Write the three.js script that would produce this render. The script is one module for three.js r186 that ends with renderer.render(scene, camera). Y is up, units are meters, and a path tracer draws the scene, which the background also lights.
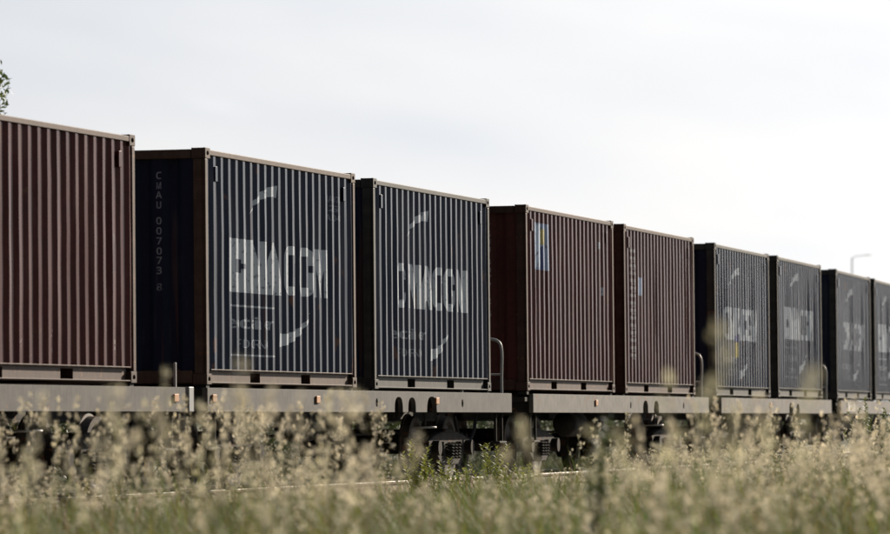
import * as THREE from 'three';
import { RoundedBoxGeometry } from 'three/addons/geometries/RoundedBoxGeometry.js';
import { mergeGeometries, toCreasedNormals } from 'three/addons/utils/BufferGeometryUtils.js';
import { ImprovedNoise } from 'three/addons/math/ImprovedNoise.js';

// ---------------------------------------------------------------- camera, sky, sun, exposure
const scene = new THREE.Scene();
const CAM_Y = 0.808;                                   // metres above the rail heads
const camera = new THREE.PerspectiveCamera(6.225, 890 / 534, 0.5, 6000);
camera.rotation.order = 'YXZ';
camera.position.set(0, CAM_Y, 0);
camera.rotation.set(0.0309, 0, -0.0026);
camera.focus = 60;
camera.userData.fStop = 3.0;
scene.add(camera);

const renderer = new THREE.WebGLRenderer({ antialias: true });
renderer.toneMapping = THREE.LinearToneMapping;
renderer.toneMappingExposure = 1.45;
renderer.shadowMap.enabled = true;

const D = Math.PI / 180;
const SUN_AZ = 36 * D, SUN_EL = 20 * D;                // to the right of the view, low, ahead of the lens
const sunDir = new THREE.Vector3(Math.sin(SUN_AZ) * Math.cos(SUN_EL), Math.sin(SUN_EL), -Math.cos(SUN_AZ) * Math.cos(SUN_EL));
const sun = new THREE.DirectionalLight(new THREE.Color().setRGB(1.0, 0.87, 0.7), 5);
sun.position.copy(sunDir).multiplyScalar(150).add(new THREE.Vector3(2, 0, -65));
sun.target.position.set(2, 0, -65);
sun.castShadow = true;
sun.shadow.mapSize.set(4096, 4096);
Object.assign(sun.shadow.camera, { left: -60, right: 60, top: 60, bottom: -60, near: 1, far: 400 });
scene.add(sun, sun.target);

const noise = new ImprovedNoise();
function fbm(x, y, z, o = 4) { let a = 0.5, s = 0; for (let i = 0; i < o; i++) { s += a * noise.noise(x, y, z); x *= 2.03; y *= 2.03; z *= 2.03; a *= 0.5; } return s; }
function rngOf(seed) { let a = seed >>> 0; return () => { a = (a + 0x6D2B79F5) >>> 0; let t = a; t = Math.imul(t ^ (t >>> 15), t | 1); t ^= t + Math.imul(t ^ (t >>> 7), t | 61); return ((t ^ (t >>> 14)) >>> 0) / 4294967296; }; }

const WISPS = [[-2.75, 3.66, 0.3, 0.07, 0.06], [-2.4, 3.6, 0.2, 0.05, 0.04], [3.7, 2.45, 0.12, 0.05, 0.04], [-7.5, 4.2, 0.5, 0.1, 0.05], [11, 6.1, 0.6, 0.12, 0.05]];   // small detached wisps
{ // thin bright high cloud over a pale blue sky, brightest round the sun
  const W = 4096, H = 2048, data = new Float32Array(W * H * 4);
  for (let j = 0; j < H; j++) {
    const el = ((j + 0.5) / H - 0.5) * Math.PI, cy = Math.sin(el), cr = Math.cos(el);
    for (let i = 0; i < W; i++) {
      const th = ((i + 0.5) / W - 0.5) * 2 * Math.PI, x = Math.cos(th) * cr, z = Math.sin(th) * cr;
      const up = Math.max(0, cy), k = (j * W + i) * 4;
      const haze = Math.exp(-up * 2.6), gam = Math.acos(THREE.MathUtils.clamp(x * sunDir.x + cy * sunDir.y + z * sunDir.z, -1, 1)) / D;
      const lum = 0.06 + 1.84 * Math.exp(-gam / 36);                         // air light falls away from the sun
      const c = el < -0.03 ? 0 : fbm(x * 14 + 3.1, cy * 60 + x * 9, z * 14, 4) + 0.7 * fbm(x * 5 + 7, cy * 24 + x * 5, z * 5, 2);   // long level streaks
      const white = THREE.MathUtils.clamp(1 - 0.3 * THREE.MathUtils.smoothstep(el / D + c * 2, 1.6, 10) - 0.02 * Math.max(0, Math.min(30, gam - 33)) + c * 0.3, 0, 1) * (0.45 + 0.55 * haze);
      const blue = [0.7, 0.84, 1.05], pale = [1.045, 1.015, 0.975];
      const az = Math.atan2(x, -z) / D, over = el / D - (4.89 - (az - 1.8) * 0.09);   // a bank of bright high cloud up and to the right
      let wisp = 0; for (const [wa, we, ww, wh, ws] of WISPS) { const u = (az - wa) / ww, v = (el / D - we + (az - wa) * 0.22) / wh, q = u * u + v * v; if (q < 9) wisp += ws * Math.exp(-q); }
      const bank = 0.08 * THREE.MathUtils.smoothstep(over, -0.12, 0.35) * (1 - THREE.MathUtils.smoothstep(over, 2, 7)) * THREE.MathUtils.smoothstep(az, -2, 4) * (1 - THREE.MathUtils.smoothstep(az, 30, 60));
      for (let m = 0; m < 3; m++) data[k + m] = (1 + bank * [1.1, 1, 0.85][m] + wisp) * lum * (0.55 + 0.45 * haze) * (blue[m] + (pale[m] - blue[m]) * white) * (1 + c * 0.09);
      data[k + 3] = 1;
    }
  }
  const t = new THREE.DataTexture(data, W, H, THREE.RGBAFormat, THREE.FloatType);
  t.mapping = THREE.EquirectangularReflectionMapping; t.magFilter = t.minFilter = THREE.LinearFilter; t.wrapS = THREE.RepeatWrapping; t.needsUpdate = true;
  scene.background = t; scene.environment = t;
}

// ---------------------------------------------------------------- helpers
const lin = (r, g, b) => new THREE.Color().setRGB(r, g, b);
const taken = {};
function numbered(n) { const k = taken[n] = (taken[n] ?? -1) + 1; return k ? n + '_' + String(k).padStart(3, '0') : n; }
function shade(o) { o.castShadow = true; o.receiveShadow = true; return o; }
function thing(name, label, category, group) { const o = new THREE.Group(); o.name = numbered(name); o.userData = { label, category }; if (group) o.userData.group = group; scene.add(o); return o; }
function part(name, geo, m, parent) { const o = shade(new THREE.Mesh(geo, m)); o.name = name; parent.add(o); return o; }
function structure(name, geo, m) { const o = shade(new THREE.Mesh(geo, m)); o.name = numbered(name); o.userData.kind = 'structure'; scene.add(o); return o; }
function metric(g, s = 1) {                                   // uv in metres from the dominant direction of each face
  if (g.index) g = g.toNonIndexed();
  const p = g.attributes.position, uv = new Float32Array(p.count * 2), a = new THREE.Vector3(), b = new THREE.Vector3(), c = new THREE.Vector3();
  for (let i = 0; i < p.count; i += 3) {
    a.fromBufferAttribute(p, i); b.fromBufferAttribute(p, i + 1).sub(a); c.fromBufferAttribute(p, i + 2).sub(a); b.cross(c);
    const ax = Math.abs(b.x), ay = Math.abs(b.y), az = Math.abs(b.z);
    for (let q = i; q < i + 3; q++) {
      const x = p.getX(q), y = p.getY(q), z = p.getZ(q);
      const [u, v] = ax > ay && ax > az ? [z, y] : ay > az ? [x, z] : [x, y];
      uv[q * 2] = u * s; uv[q * 2 + 1] = v * s;
    }
  }
  g.setAttribute('uv', new THREE.BufferAttribute(uv, 2));
  if (!g.attributes.normal) g.computeVertexNormals();
  return g;
}
const at = (g, x = 0, y = 0, z = 0) => g.translate(x, y, z);
function box(w, h, d, x = 0, y = 0, z = 0, r = 0.008) { return at(metric(new RoundedBoxGeometry(w, h, d, 1, Math.min(r, w / 3, h / 3, d / 3))), x, y, z); }
function tube(pts, r, seg = 24, rad = 8) { const c = new THREE.CatmullRomCurve3(pts.map(p => new THREE.Vector3(...p)), false, 'centripetal'); return metric(new THREE.TubeGeometry(c, seg, r, rad)); }
function merge(list) { return mergeGeometries(list.map(g => { g = g.index ? g.toNonIndexed() : g; for (const k of Object.keys(g.attributes)) if (!['position', 'normal', 'uv', 'color'].includes(k)) g.deleteAttribute(k); return g; })); }

// grain of worn steel paint, tileable enough at this size
function paintTexture(seed, base, spots, rustAmount, size = 512, metres = 2) {
  const c = document.createElement('canvas'); c.width = c.height = size; const g = c.getContext('2d'); const im = g.createImageData(size, size), d = im.data;
  const col = new THREE.Color();
  for (let j = 0; j < size; j++) for (let i = 0; i < size; i++) {
    const x = i / size * 8, y = j / size * 8, k = (j * size + i) * 4;
    const n = fbm(x * 1.2 + seed, y * 1.2, seed, 4), f = fbm(x * 9, y * 9 + seed, 3.3, 3), s = fbm(x * 6 + seed, y * 0.7, 9.1, 3);
    const rust = THREE.MathUtils.clamp((fbm(x * 2.4 + 11 + seed, y * 2.4, 5.5, 5) - 0.34 + rustAmount) * 9, 0, 1);
    const v = 1 + n * 0.5 + f * 0.28 + s * 0.25;
    col.setRGB(base[0] * v, base[1] * v, base[2] * v);
    const dust = THREE.MathUtils.clamp(0.18 + n * 0.6 + s * 0.4, 0, 0.5) * spots;
    col.lerp(lin(0.26, 0.22, 0.18), dust); col.lerp(lin(0.17 * (1 + f), 0.075 * (1 + f), 0.04), rust * 0.8);
    col.convertLinearToSRGB();
    d[k] = col.r * 255; d[k + 1] = col.g * 255; d[k + 2] = col.b * 255; d[k + 3] = 255;
  }
  g.putImageData(im, 0, 0);
  const t = new THREE.CanvasTexture(c); t.colorSpace = THREE.SRGBColorSpace; t.wrapS = t.wrapT = THREE.MirroredRepeatWrapping; t.repeat.set(1 / metres, 1 / metres); t.magFilter = THREE.LinearFilter;
  return t;
}
const mat = (o) => new THREE.MeshStandardMaterial({ side: THREE.DoubleSide, ...o });
const phys = (o) => new THREE.MeshPhysicalMaterial({ side: THREE.DoubleSide, specularIntensity: 0.35, ...o });
const M = {
  sill: phys({ map: paintTexture(2, [0.066, 0.062, 0.06], 0.2, 0.04), roughness: 0.68 }),
  sillWarm: phys({ map: paintTexture(31, [0.105, 0.1, 0.093], 0.35, 0.06), roughness: 0.66 }),
  under: phys({ map: paintTexture(4, [0.02, 0.019, 0.018], 0.15, 0.03, 256), roughness: 0.8 }),
  bogie: phys({ map: paintTexture(5, [0.022, 0.019, 0.017], 0.15, 0.05, 256), roughness: 0.85 }),
  wheel: phys({ map: paintTexture(6, [0.05, 0.04, 0.034], 0.4, 0.1, 256), roughness: 0.7 }),
  tread: mat({ color: lin(0.4, 0.39, 0.38), roughness: 0.3, metalness: 0.9 }),
  rail: mat({ map: paintTexture(7, [0.16, 0.09, 0.055], 0.3, 0.12, 256), roughness: 0.75 }),
  railhead: mat({ color: lin(0.5, 0.49, 0.48), roughness: 0.32, metalness: 0.85 }),
  sleeper: mat({ map: paintTexture(8, [0.22, 0.2, 0.18], 0.5, 0.0, 256), roughness: 0.95 }),
  orange: mat({ color: lin(0.4, 0.17, 0.05), roughness: 0.6 }),
  handrail: mat({ color: lin(0.36, 0.35, 0.33), roughness: 0.5 }),
  dark: mat({ color: lin(0.012, 0.012, 0.013), roughness: 0.9 }),
  white: mat({ color: lin(0.6, 0.58, 0.54), roughness: 0.6 }),
  ink: mat({ color: lin(0.03, 0.03, 0.03), roughness: 0.8 }),
  galvanised: mat({ color: lin(0.2, 0.2, 0.2), roughness: 0.5, metalness: 0.3 }),
};

// ---------------------------------------------------------------- the line of the track (a gentle left-hand curve)
const TR = { X0: 2.016, Z0: 71.93, th: 0.2359, k: 0.00126 };
const HALF = 1.219;
function onFace(s) { const th = TR.th - TR.k * s / 2; return [TR.X0 + s * Math.sin(th), TR.Z0 + s * Math.cos(th), TR.th - TR.k * s]; }
function onTrack(s, off = 0) {                                 // off: metres to the camera's side of the centre line
  const [x, z, t] = onFace(s); const o = off - HALF;
  return [x + o * Math.cos(t), -(z - o * Math.sin(t)), t];
}
const CANT = 0.007;
function place(o, s, y = 0, cant = CANT) { const [x, z, t] = onTrack(s); o.position.set(x, y, z); o.rotation.order = 'YXZ'; o.rotation.set(-cant, Math.PI / 2 - t, 0); return o; }
function sweep(profile, s0, s1, step, close = true) {           // profile: [offset, height] points
  const pos = [], idx = [], uv = [], n = Math.round((s1 - s0) / step), m = profile.length; let run = [0];
  for (let j = 1; j < m; j++) run[j] = run[j - 1] + Math.hypot(profile[j][0] - profile[j - 1][0], profile[j][1] - profile[j - 1][1]);
  for (let i = 0; i <= n; i++) { const s = s0 + (s1 - s0) * i / n; for (let j = 0; j < m; j++) { const [x, z] = onTrack(s, profile[j][0]); pos.push(x, profile[j][1], z); uv.push(s, run[j]); } }
  for (let i = 0; i < n; i++) for (let j = 0; j < m - (close ? 0 : 1); j++) { const a = i * m + j, b = i * m + (j + 1) % m, c = a + m, d = b + m; idx.push(a, c, b, b, c, d); }
  let g = new THREE.BufferGeometry(); g.setAttribute('position', new THREE.Float32BufferAttribute(pos, 3)); g.setAttribute('uv', new THREE.Float32BufferAttribute(uv, 2)); g.setIndex(idx);
  g = g.toNonIndexed(); g.computeVertexNormals(); return g;
}

// ---------------------------------------------------------------- ground, ballast, track
const GY = -0.42;
function groundTexture(seed, colours, size = 1024) {
  const c = document.createElement('canvas'); c.width = c.height = size; const g = c.getContext('2d'); const im = g.createImageData(size, size), d = im.data; const col = new THREE.Color();
  for (let j = 0; j < size; j++) for (let i = 0; i < size; i++) {
    const x = i / size * 12, y = j / size * 12, k = (j * size + i) * 4;
    const a = THREE.MathUtils.clamp(0.5 + 1.3 * fbm(x + seed, y, 1.5, 5), 0, 1), f = fbm(x * 12, y * 12, seed, 3);
    col.setRGB(...colours[0]).lerp(lin(...colours[1]), a).multiplyScalar(1 + f * 0.8).convertLinearToSRGB();
    d[k] = col.r * 255; d[k + 1] = col.g * 255; d[k + 2] = col.b * 255; d[k + 3] = 255;
  }
  g.putImageData(im, 0, 0);
  const t = new THREE.CanvasTexture(c); t.colorSpace = THREE.SRGBColorSpace; t.wrapS = t.wrapT = THREE.MirroredRepeatWrapping; t.magFilter = THREE.LinearFilter; return t;
}
const earth = groundTexture(1, [[0.10, 0.085, 0.05], [0.07, 0.085, 0.03]]); earth.repeat.set(0.25, 0.25);
const gravel = groundTexture(9, [[0.15, 0.135, 0.115], [0.25, 0.225, 0.19]], 512); gravel.repeat.set(0.5, 0.5);
{
  const g = new THREE.PlaneGeometry(5000, 5000, 1, 1).rotateX(-Math.PI / 2).translate(0, GY, -800);
  const p = g.attributes.position, uv = g.attributes.uv; for (let i = 0; i < p.count; i++) uv.setXY(i, p.getX(i), p.getZ(i));
  structure('ground', g, mat({ map: earth, roughness: 1 }));
  structure('track_ballast', sweep([[3.1, GY - 0.05], [1.75, -0.2], [0.6, -0.175], [-0.6, -0.175], [-1.75, -0.2], [-3.1, GY - 0.05]], -75, 90, 1, false), mat({ map: gravel, roughness: 1 }));
  const track = thing('railway_track', 'pair of rusty steel rails on sleepers running under the whole train', 'railway track');
  for (const sgn of [-1, 1]) {
    const c = sgn * 0.5685, prof = [[0.06, -0.152], [0.062, -0.14], [0.012, -0.118], [0.01, -0.04], [0.033, -0.03], [0.034, -0.002], [-0.034, -0.002], [-0.033, -0.03], [-0.01, -0.04], [-0.012, -0.118], [-0.062, -0.14], [-0.06, -0.152]].map(([a, b]) => [a + c, b]);
    const r = part('rail', sweep(prof, -75, 90, 1.5), M.rail, track);
    part('running_surface', sweep([[0.03, -0.0015], [0.027, 0.002], [-0.027, 0.002], [-0.03, -0.0015]].map(([a, b]) => [a + c, b]), -75, 90, 1.5), M.railhead, r);
  }
  const sg = box(0.24, 0.14, 2.15, 0, -0.225, 0, 0.02);
  for (let s = -45; s < 62; s += 0.65) { const o = part('sleeper', sg, M.sleeper, track); place(o, s, 0, 0); }
}

// ---------------------------------------------------------------- containers
const CL = 6.058, CW = 2.438, CH = 2.591;
const RED = { paint: [0.08, 0.021, 0.0155], frame: [0.17, 0.075, 0.055] };
const BLUE = { paint: [0.008, 0.0135, 0.035], frame: [0.06, 0.066, 0.085] };
const frameMats = {};
function panelTexture(seed, base, w, h, print, wear = 1) {
  const c = document.createElement('canvas'); c.width = w; c.height = h; const g = c.getContext('2d'); const im = g.createImageData(w, h), d = im.data; const col = new THREE.Color(), dust = lin(0.2, 0.17, 0.14), rustc = lin(0.12, 0.05, 0.028);
  const pm = w / CL;
  const cv = document.createElement('canvas'); cv.width = w; cv.height = h; const q = cv.getContext('2d'); q.scale(pm, pm); if (print) print(q); const pr = q.getImageData(0, 0, w, h).data;
  for (let j = 0; j < h; j++) for (let i = 0; i < w; i++) {
    const x = i / pm, y = j / pm, k = (j * w + i) * 4;
    const n = fbm(x * 0.9 + seed, y * 0.9, seed, 4), st = fbm(x * 11 + seed, y * 0.8, 4.2, 3), f = fbm(x * 16, y * 16, seed + 0.5, 3);
    const v = 1 + 0.35 * n + 0.3 * f + 0.3 * st;
    col.setRGB(base[0] * v, base[1] * v, base[2] * v);
    col.lerp(dust, THREE.MathUtils.clamp((n * 0.5 + st * 0.5 - 0.12) * wear, 0, 0.16));
    const chip = fbm(x * 3.1 + 40 + seed, y * 2.2, seed, 5);
    const rust = THREE.MathUtils.clamp((chip - 0.36) * 14, 0, 1) * wear; col.lerp(rustc, rust * 0.8);
    const streak = THREE.MathUtils.clamp((fbm(x * 14 + seed * 3, y * 0.35 + 9, 2.2, 2) - 0.26) * 5, 0, 0.5) * wear; col.lerp(rustc, streak);
    const a = pr[k + 3] / 255;
    if (a > 0) { const worn = THREE.MathUtils.clamp(1 - (f + 0.3 * st - 0.16) * 3, 0.35, 1); const ink = lin(0, 0, 0).setRGB(pr[k] / 255, pr[k + 1] / 255, pr[k + 2] / 255, THREE.SRGBColorSpace); col.lerp(ink, a * worn * 0.92); }
    col.convertLinearToSRGB();
    d[k] = col.r * 255; d[k + 1] = col.g * 255; d[k + 2] = col.b * 255; d[k + 3] = 255;
  }
  g.putImageData(im, 0, 0);
  const t = new THREE.CanvasTexture(c); t.colorSpace = THREE.SRGBColorSpace; t.magFilter = THREE.LinearFilter; t.anisotropy = 8; return t;
}
// corrugated sheet: runs along x from 0 to len, up y from 0 to h, bulges toward -z by depth; flats[0] outer
function corrugated(len, h, flat, slope, inner, depth, seed, full, hFull, y0) {
  const knots = [[0, 0]]; let x = 0.02; knots.push([x, 0]);
  const pitch = flat + slope * 2 + inner, count = Math.floor((len - 0.04) / pitch), lead = (len - count * pitch) / 2;
  knots.length = 0; knots.push([0, 0]); x = lead + flat / 2 - 0.0;
  for (let i = 0; i < count; i++) { knots.push([x, 0], [x + slope, -depth], [x + slope + inner, -depth], [x + 2 * slope + inner, 0]); x += pitch; }
  knots.push([len, 0]);
  const rows = 14, pos = [], uv = [], idx = [];
  const r = rngOf(seed); const bow = knots.map(() => (r() - 0.5) * 0.011);
  for (let i = 0; i < knots.length - 1; i++) {
    const b = pos.length / 3;
    for (let j = 0; j <= rows; j++) for (const e of [0, 1]) {
      const [kx, kz] = knots[i + e], v = j / rows, ed = Math.sin(v * Math.PI);
      const dz = (bow[i + e] * ed + 0.007 * fbm(kx * 1.3 + seed, v * 4, seed, 2) * Math.min(1, ed * 2)), dx = 0.01 * fbm(kx * 2 + 5, v * 3.5 + seed, 3, 2) * ed;
      pos.push(kx + dx, v * h, kz + dz); uv.push(kx / full, (y0 + v * h) / hFull);
    }
    for (let j = 0; j < rows; j++) { const a = b + j * 2; idx.push(a, a + 1, a + 2, a + 1, a + 3, a + 2); }
  }
  const g = new THREE.BufferGeometry(); g.setAttribute('position', new THREE.Float32BufferAttribute(pos, 3)); g.setAttribute('uv', new THREE.Float32BufferAttribute(uv, 2)); g.setIndex(idx); g.computeVertexNormals(); return g;
}
// printing on the panels, in metres from the top left corner of the container's side
const WHITE = '#b6babf';
const FONT = 'sans-serif';
function fitText(q, text, x, y, w, h, weight = 'bold', stroke = 0) {
  q.save(); q.font = weight + ' 1px ' + FONT; q.textBaseline = 'alphabetic'; const m = q.measureText(text).width;
  q.translate(x, y + h); q.scale(w / m, h / 0.72); q.fillText(text, 0, 0); if (stroke) { q.lineWidth = stroke; q.lineJoin = 'miter'; q.strokeText(text, 0, 0); } q.restore();
}
function poly(q, pts) { q.beginPath(); pts.forEach(([x, y], i) => i ? q.lineTo(x, y) : q.moveTo(x, y)); q.closePath(); q.fill(); }
function swoosh(q, x, y, w, h, flip) {
  q.save(); q.translate(x, y); q.scale(w, h); if (flip) { q.translate(1, 1); q.rotate(Math.PI); }
  q.beginPath(); q.moveTo(0, 1); q.bezierCurveTo(0.16, 0.52, 0.5, 0.06, 1, 0); q.lineTo(0.98, 0.38); q.bezierCurveTo(0.75, 0.3, 0.28, 0.5, 0, 1); q.closePath(); q.fill(); q.restore();
}
function block(q, ch, x, y, w, h) { // upright block capitals with rounded outer corners
  const a = w * 0.25, b = h * 0.18; q.save(); q.translate(x, y);
  if (ch === 'M') { poly(q, [[0, h], [0, 0], [w * 0.34, 0], [w * 0.5, h * 0.55], [w * 0.66, 0], [w, 0], [w, h], [w * 0.76, h], [w * 0.76, h * 0.42], [w * 0.58, h], [w * 0.42, h], [w * 0.24, h * 0.42], [w * 0.24, h]]); }
  else if (ch === 'A') { q.beginPath(); [[0, h], [w * 0.32, 0], [w * 0.68, 0], [w, h], [w * 0.72, h], [w * 0.66, h * 0.8], [w * 0.34, h * 0.8], [w * 0.28, h]].forEach(([u, v], i) => i ? q.lineTo(u, v) : q.moveTo(u, v)); q.closePath(); [[w * 0.5, h * 0.26], [w * 0.39, h * 0.6], [w * 0.61, h * 0.6]].forEach(([u, v], i) => i ? q.lineTo(u, v) : q.moveTo(u, v)); q.closePath(); q.fill('evenodd'); }
  else { const r = Math.min(w, h) * 0.3; q.beginPath(); q.moveTo(r, 0); q.lineTo(w - r, 0); q.quadraticCurveTo(w, 0, w, r); q.lineTo(w, h * 0.36); q.lineTo(w - a, h * 0.36); q.lineTo(w - a, b); q.lineTo(a, b); q.lineTo(a, h - b); q.lineTo(w - a, h - b);
    if (ch === 'G') { q.lineTo(w - a, h * 0.64); q.lineTo(w * 0.62, h * 0.64); q.lineTo(w * 0.62, h * 0.5); q.lineTo(w, h * 0.5); } else { q.lineTo(w - a, h * 0.64); q.lineTo(w, h * 0.64); }
    q.lineTo(w, h - r); q.quadraticCurveTo(w, h, w - r, h); q.lineTo(r, h); q.quadraticCurveTo(0, h, 0, h - r); q.lineTo(0, r); q.quadraticCurveTo(0, 0, r, 0); q.closePath(); q.fill(); }
  q.restore();
}
function carrierPrint(heavy, { dx = 0, dy = 0, tail = 1, codes = false, small = 0.7 } = {}) {
  return q => {
    q.fillStyle = WHITE; q.strokeStyle = WHITE; q.translate(dx, dy);
    swoosh(q, 1.72, 0.29, 1.12, 0.37); swoosh(q, 2.85, 1.72 + (1 - tail) * 0.3, 1.35 * tail, 0.42, true);
    if (heavy) {                                              // first word cut as almost solid blocks
      const y = 0.95, h = 0.6;
      q.save(); q.translate(0.92, y); q.scale(1, h);
      q.fillRect(0, 0, 0.66, 1); q.clearRect(0.26, 0.38, 0.24, 0.25); q.clearRect(0.5, 0.46, 0.17, 0.1);
      poly(q, [[0.7, 0], [1.02, 0], [1.13, 0.5], [1.25, 0], [1.5, 0], [1.5, 1], [0.7, 1]]);
      poly(q, [[1.53, 1], [1.55, 0.5], [1.68, 0], [1.86, 0], [2.06, 1], [1.86, 1], [1.82, 0.82], [1.72, 0.82], [1.68, 1]]);
      q.restore();
      block(q, 'C', 3.1, 0.965, 0.5, 0.57); block(q, 'G', 3.68, 0.965, 0.6, 0.57); block(q, 'M', 4.34, 0.965, 0.56, 0.57);
    } else [['C', 1.2, 0.5], ['M', 1.78, 0.62], ['A', 2.42, 0.58], ['C', 3.08, 0.5], ['G', 3.64, 0.58], ['M', 4.28, 0.56]].forEach(([ch, x, w]) => block(q, ch, x, 1.0, w, 0.56));
    q.globalAlpha = small;
    if (heavy) q.fillRect(0.95, 1.69, 1.75, 0.022); fitText(q, 'ecotainer', 1.0, 1.81, 1.62, 0.13); fitText(q, 'FLOORING', 1.3, 2.06, 1.2, 0.1, 'normal'); if (heavy) q.fillRect(0.95, 2.24, 1.75, 0.022);
    q.globalAlpha = 0.3; if (codes) for (let i = 0; i < 3; i++) fitText(q, ['CMAU 007073', '22G1', 'MAX 30480'][i], 4.85, 0.3 + i * 0.11, 0.7, 0.075);
    q.globalAlpha = 1;
  };
}
function redPrintA(q) { // pale blue board-like patch with a yellow dab
  q.fillStyle = '#8a97b0'; q.fillRect(0.62, 0.22, 1.05, 0.66); q.fillStyle = '#b9c6d8'; q.fillRect(0.68, 0.24, 0.3, 0.6); q.fillStyle = '#3f4e78'; poly(q, [[1.06, 0.88], [1.2, 0.88], [1.2, 0.52], [1.06, 0.6]]);
  q.fillStyle = '#b3a763'; q.fillRect(1.1, 0.3, 0.24, 0.22); q.fillStyle = '#9aa0a8'; q.fillRect(5.2, 1.02, 0.16, 0.12); q.fillRect(5.05, 0.35, 0.12, 0.1);
}
function redPrintB(q) {
  q.fillStyle = '#a09a98'; for (let i = 0; i < 15; i++) { q.globalAlpha = 0.75; q.fillRect(0.6, 0.36 + i * 0.115, 0.42, 0.05); if (i % 3) q.fillRect(0.68, 0.42 + i * 0.115, 0.26, 0.03); } q.globalAlpha = 1;
  q.fillStyle = '#a9bad6'; q.fillRect(1.22, 0.78, 0.28, 0.28); q.fillStyle = '#8f8f95'; q.fillRect(4.9, 0.3, 0.14, 0.12); q.fillRect(3.2, 1.5, 0.1, 0.12);
}
function redPrintC(q) { // scuffs and old patches
  q.fillStyle = '#8d817a'; const r = rngOf(12);
  for (const [x, y, n, s] of [[3.55, 2.1, 7, 0.05], [3.6, 2.28, 5, 0.04], [2.95, 2.27, 6, 0.05], [2.62, 2.2, 4, 0.03], [5.45, 2.22, 8, 0.06], [4.4, 1.9, 4, 0.03], [1.8, 2.2, 6, 0.04]]) for (let i = 0; i < n; i++) { const u = x + (r() - 0.5) * s * 2, v = y + (r() - 0.5) * s * 2.6, k = s * (0.3 + 0.5 * r()); poly(q, [[u, v], [u + k, v + k * 0.3 * r()], [u + k * 0.8, v + k * (0.6 + r())], [u - k * 0.2, v + k * (0.5 + r())]]); }
  q.fillStyle = '#17110f'; q.fillRect(5.4, 1.15, 0.12, 0.28); q.fillStyle = '#574e4b'; q.fillRect(5.38, 1.05, 0.13, 0.07);
}
function bluePrintYellow(q) { carrierPrint(false, { dx: -0.08, dy: 0.05, small: 0.35, tail: 0.7 })(q); q.fillStyle = '#b7a23c'; q.fillRect(2.35, 1.6, 0.3, 0.26); q.fillStyle = '#4a3f78'; q.fillRect(2.35, 1.48, 0.3, 0.1); }
function endPrint(text) {
  return q => { q.fillStyle = '#a0a6ae'; let y = 0.24; for (const ch of text) { if (ch !== ' ') { fitText(q, ch, 1.735, y, 0.07, 0.082, 'normal'); } y += ch === ' ' ? 0.07 : 0.108; } };
}
const casting = (() => { // hollow steel block with an oval opening in each long face
  const s = new THREE.Shape([[-0.085, -0.055], [0.085, -0.055], [0.085, 0.055], [-0.085, 0.055]].map(p => new THREE.Vector2(...p))), h = new THREE.Path(); h.absellipse(0, 0, 0.045, 0.028, 0, Math.PI * 2); s.holes.push(h);
  const plate = metric(toCreasedNormals(new THREE.ExtrudeGeometry(s, { depth: 0.018, bevelEnabled: true, bevelSize: 0.004, bevelThickness: 0.004, bevelSegments: 1, curveSegments: 8 }), 0.5));
  return merge([plate.clone().translate(0, 0, 0.059), plate.clone().translate(0, 0, -0.077), box(0.17, 0.02, 0.118, 0, 0.048, 0, 0.004), box(0.17, 0.02, 0.118, 0, -0.048, 0, 0.004), box(0.02, 0.076, 0.118, 0.076, 0, 0, 0.004), box(0.02, 0.076, 0.118, -0.076, 0, 0, 0.004)]);
})();
const railGeo = (() => { // long rail with two openings for forklift tines
  const s = new THREE.Shape([[0.18, 0.012], [CL - 0.18, 0.012], [CL - 0.18, 0.172], [0.18, 0.172]].map(p => new THREE.Vector2(...p)));
  for (const x of [CL / 2 - 1.02, CL / 2 + 1.02]) s.holes.push(new THREE.Path([[x - 0.19, 0.022], [x - 0.19, 0.14], [x + 0.19, 0.14], [x + 0.19, 0.022]].map(p => new THREE.Vector2(...p))));
  return metric(new THREE.ExtrudeGeometry(s, { depth: 0.006, bevelEnabled: true, bevelSize: 0.004, bevelThickness: 0.002, bevelSegments: 1 }));
})();
const pocketGeo = merge([box(0.37, 0.006, 1.2, 0, 0.138, 0, 0.002), box(0.37, 0.006, 1.2, 0, 0.024, 0, 0.002), box(0.006, 0.108, 1.2, -0.185, 0.081, 0, 0.002), box(0.006, 0.108, 1.2, 0.185, 0.081, 0, 0.002)]);
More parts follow.
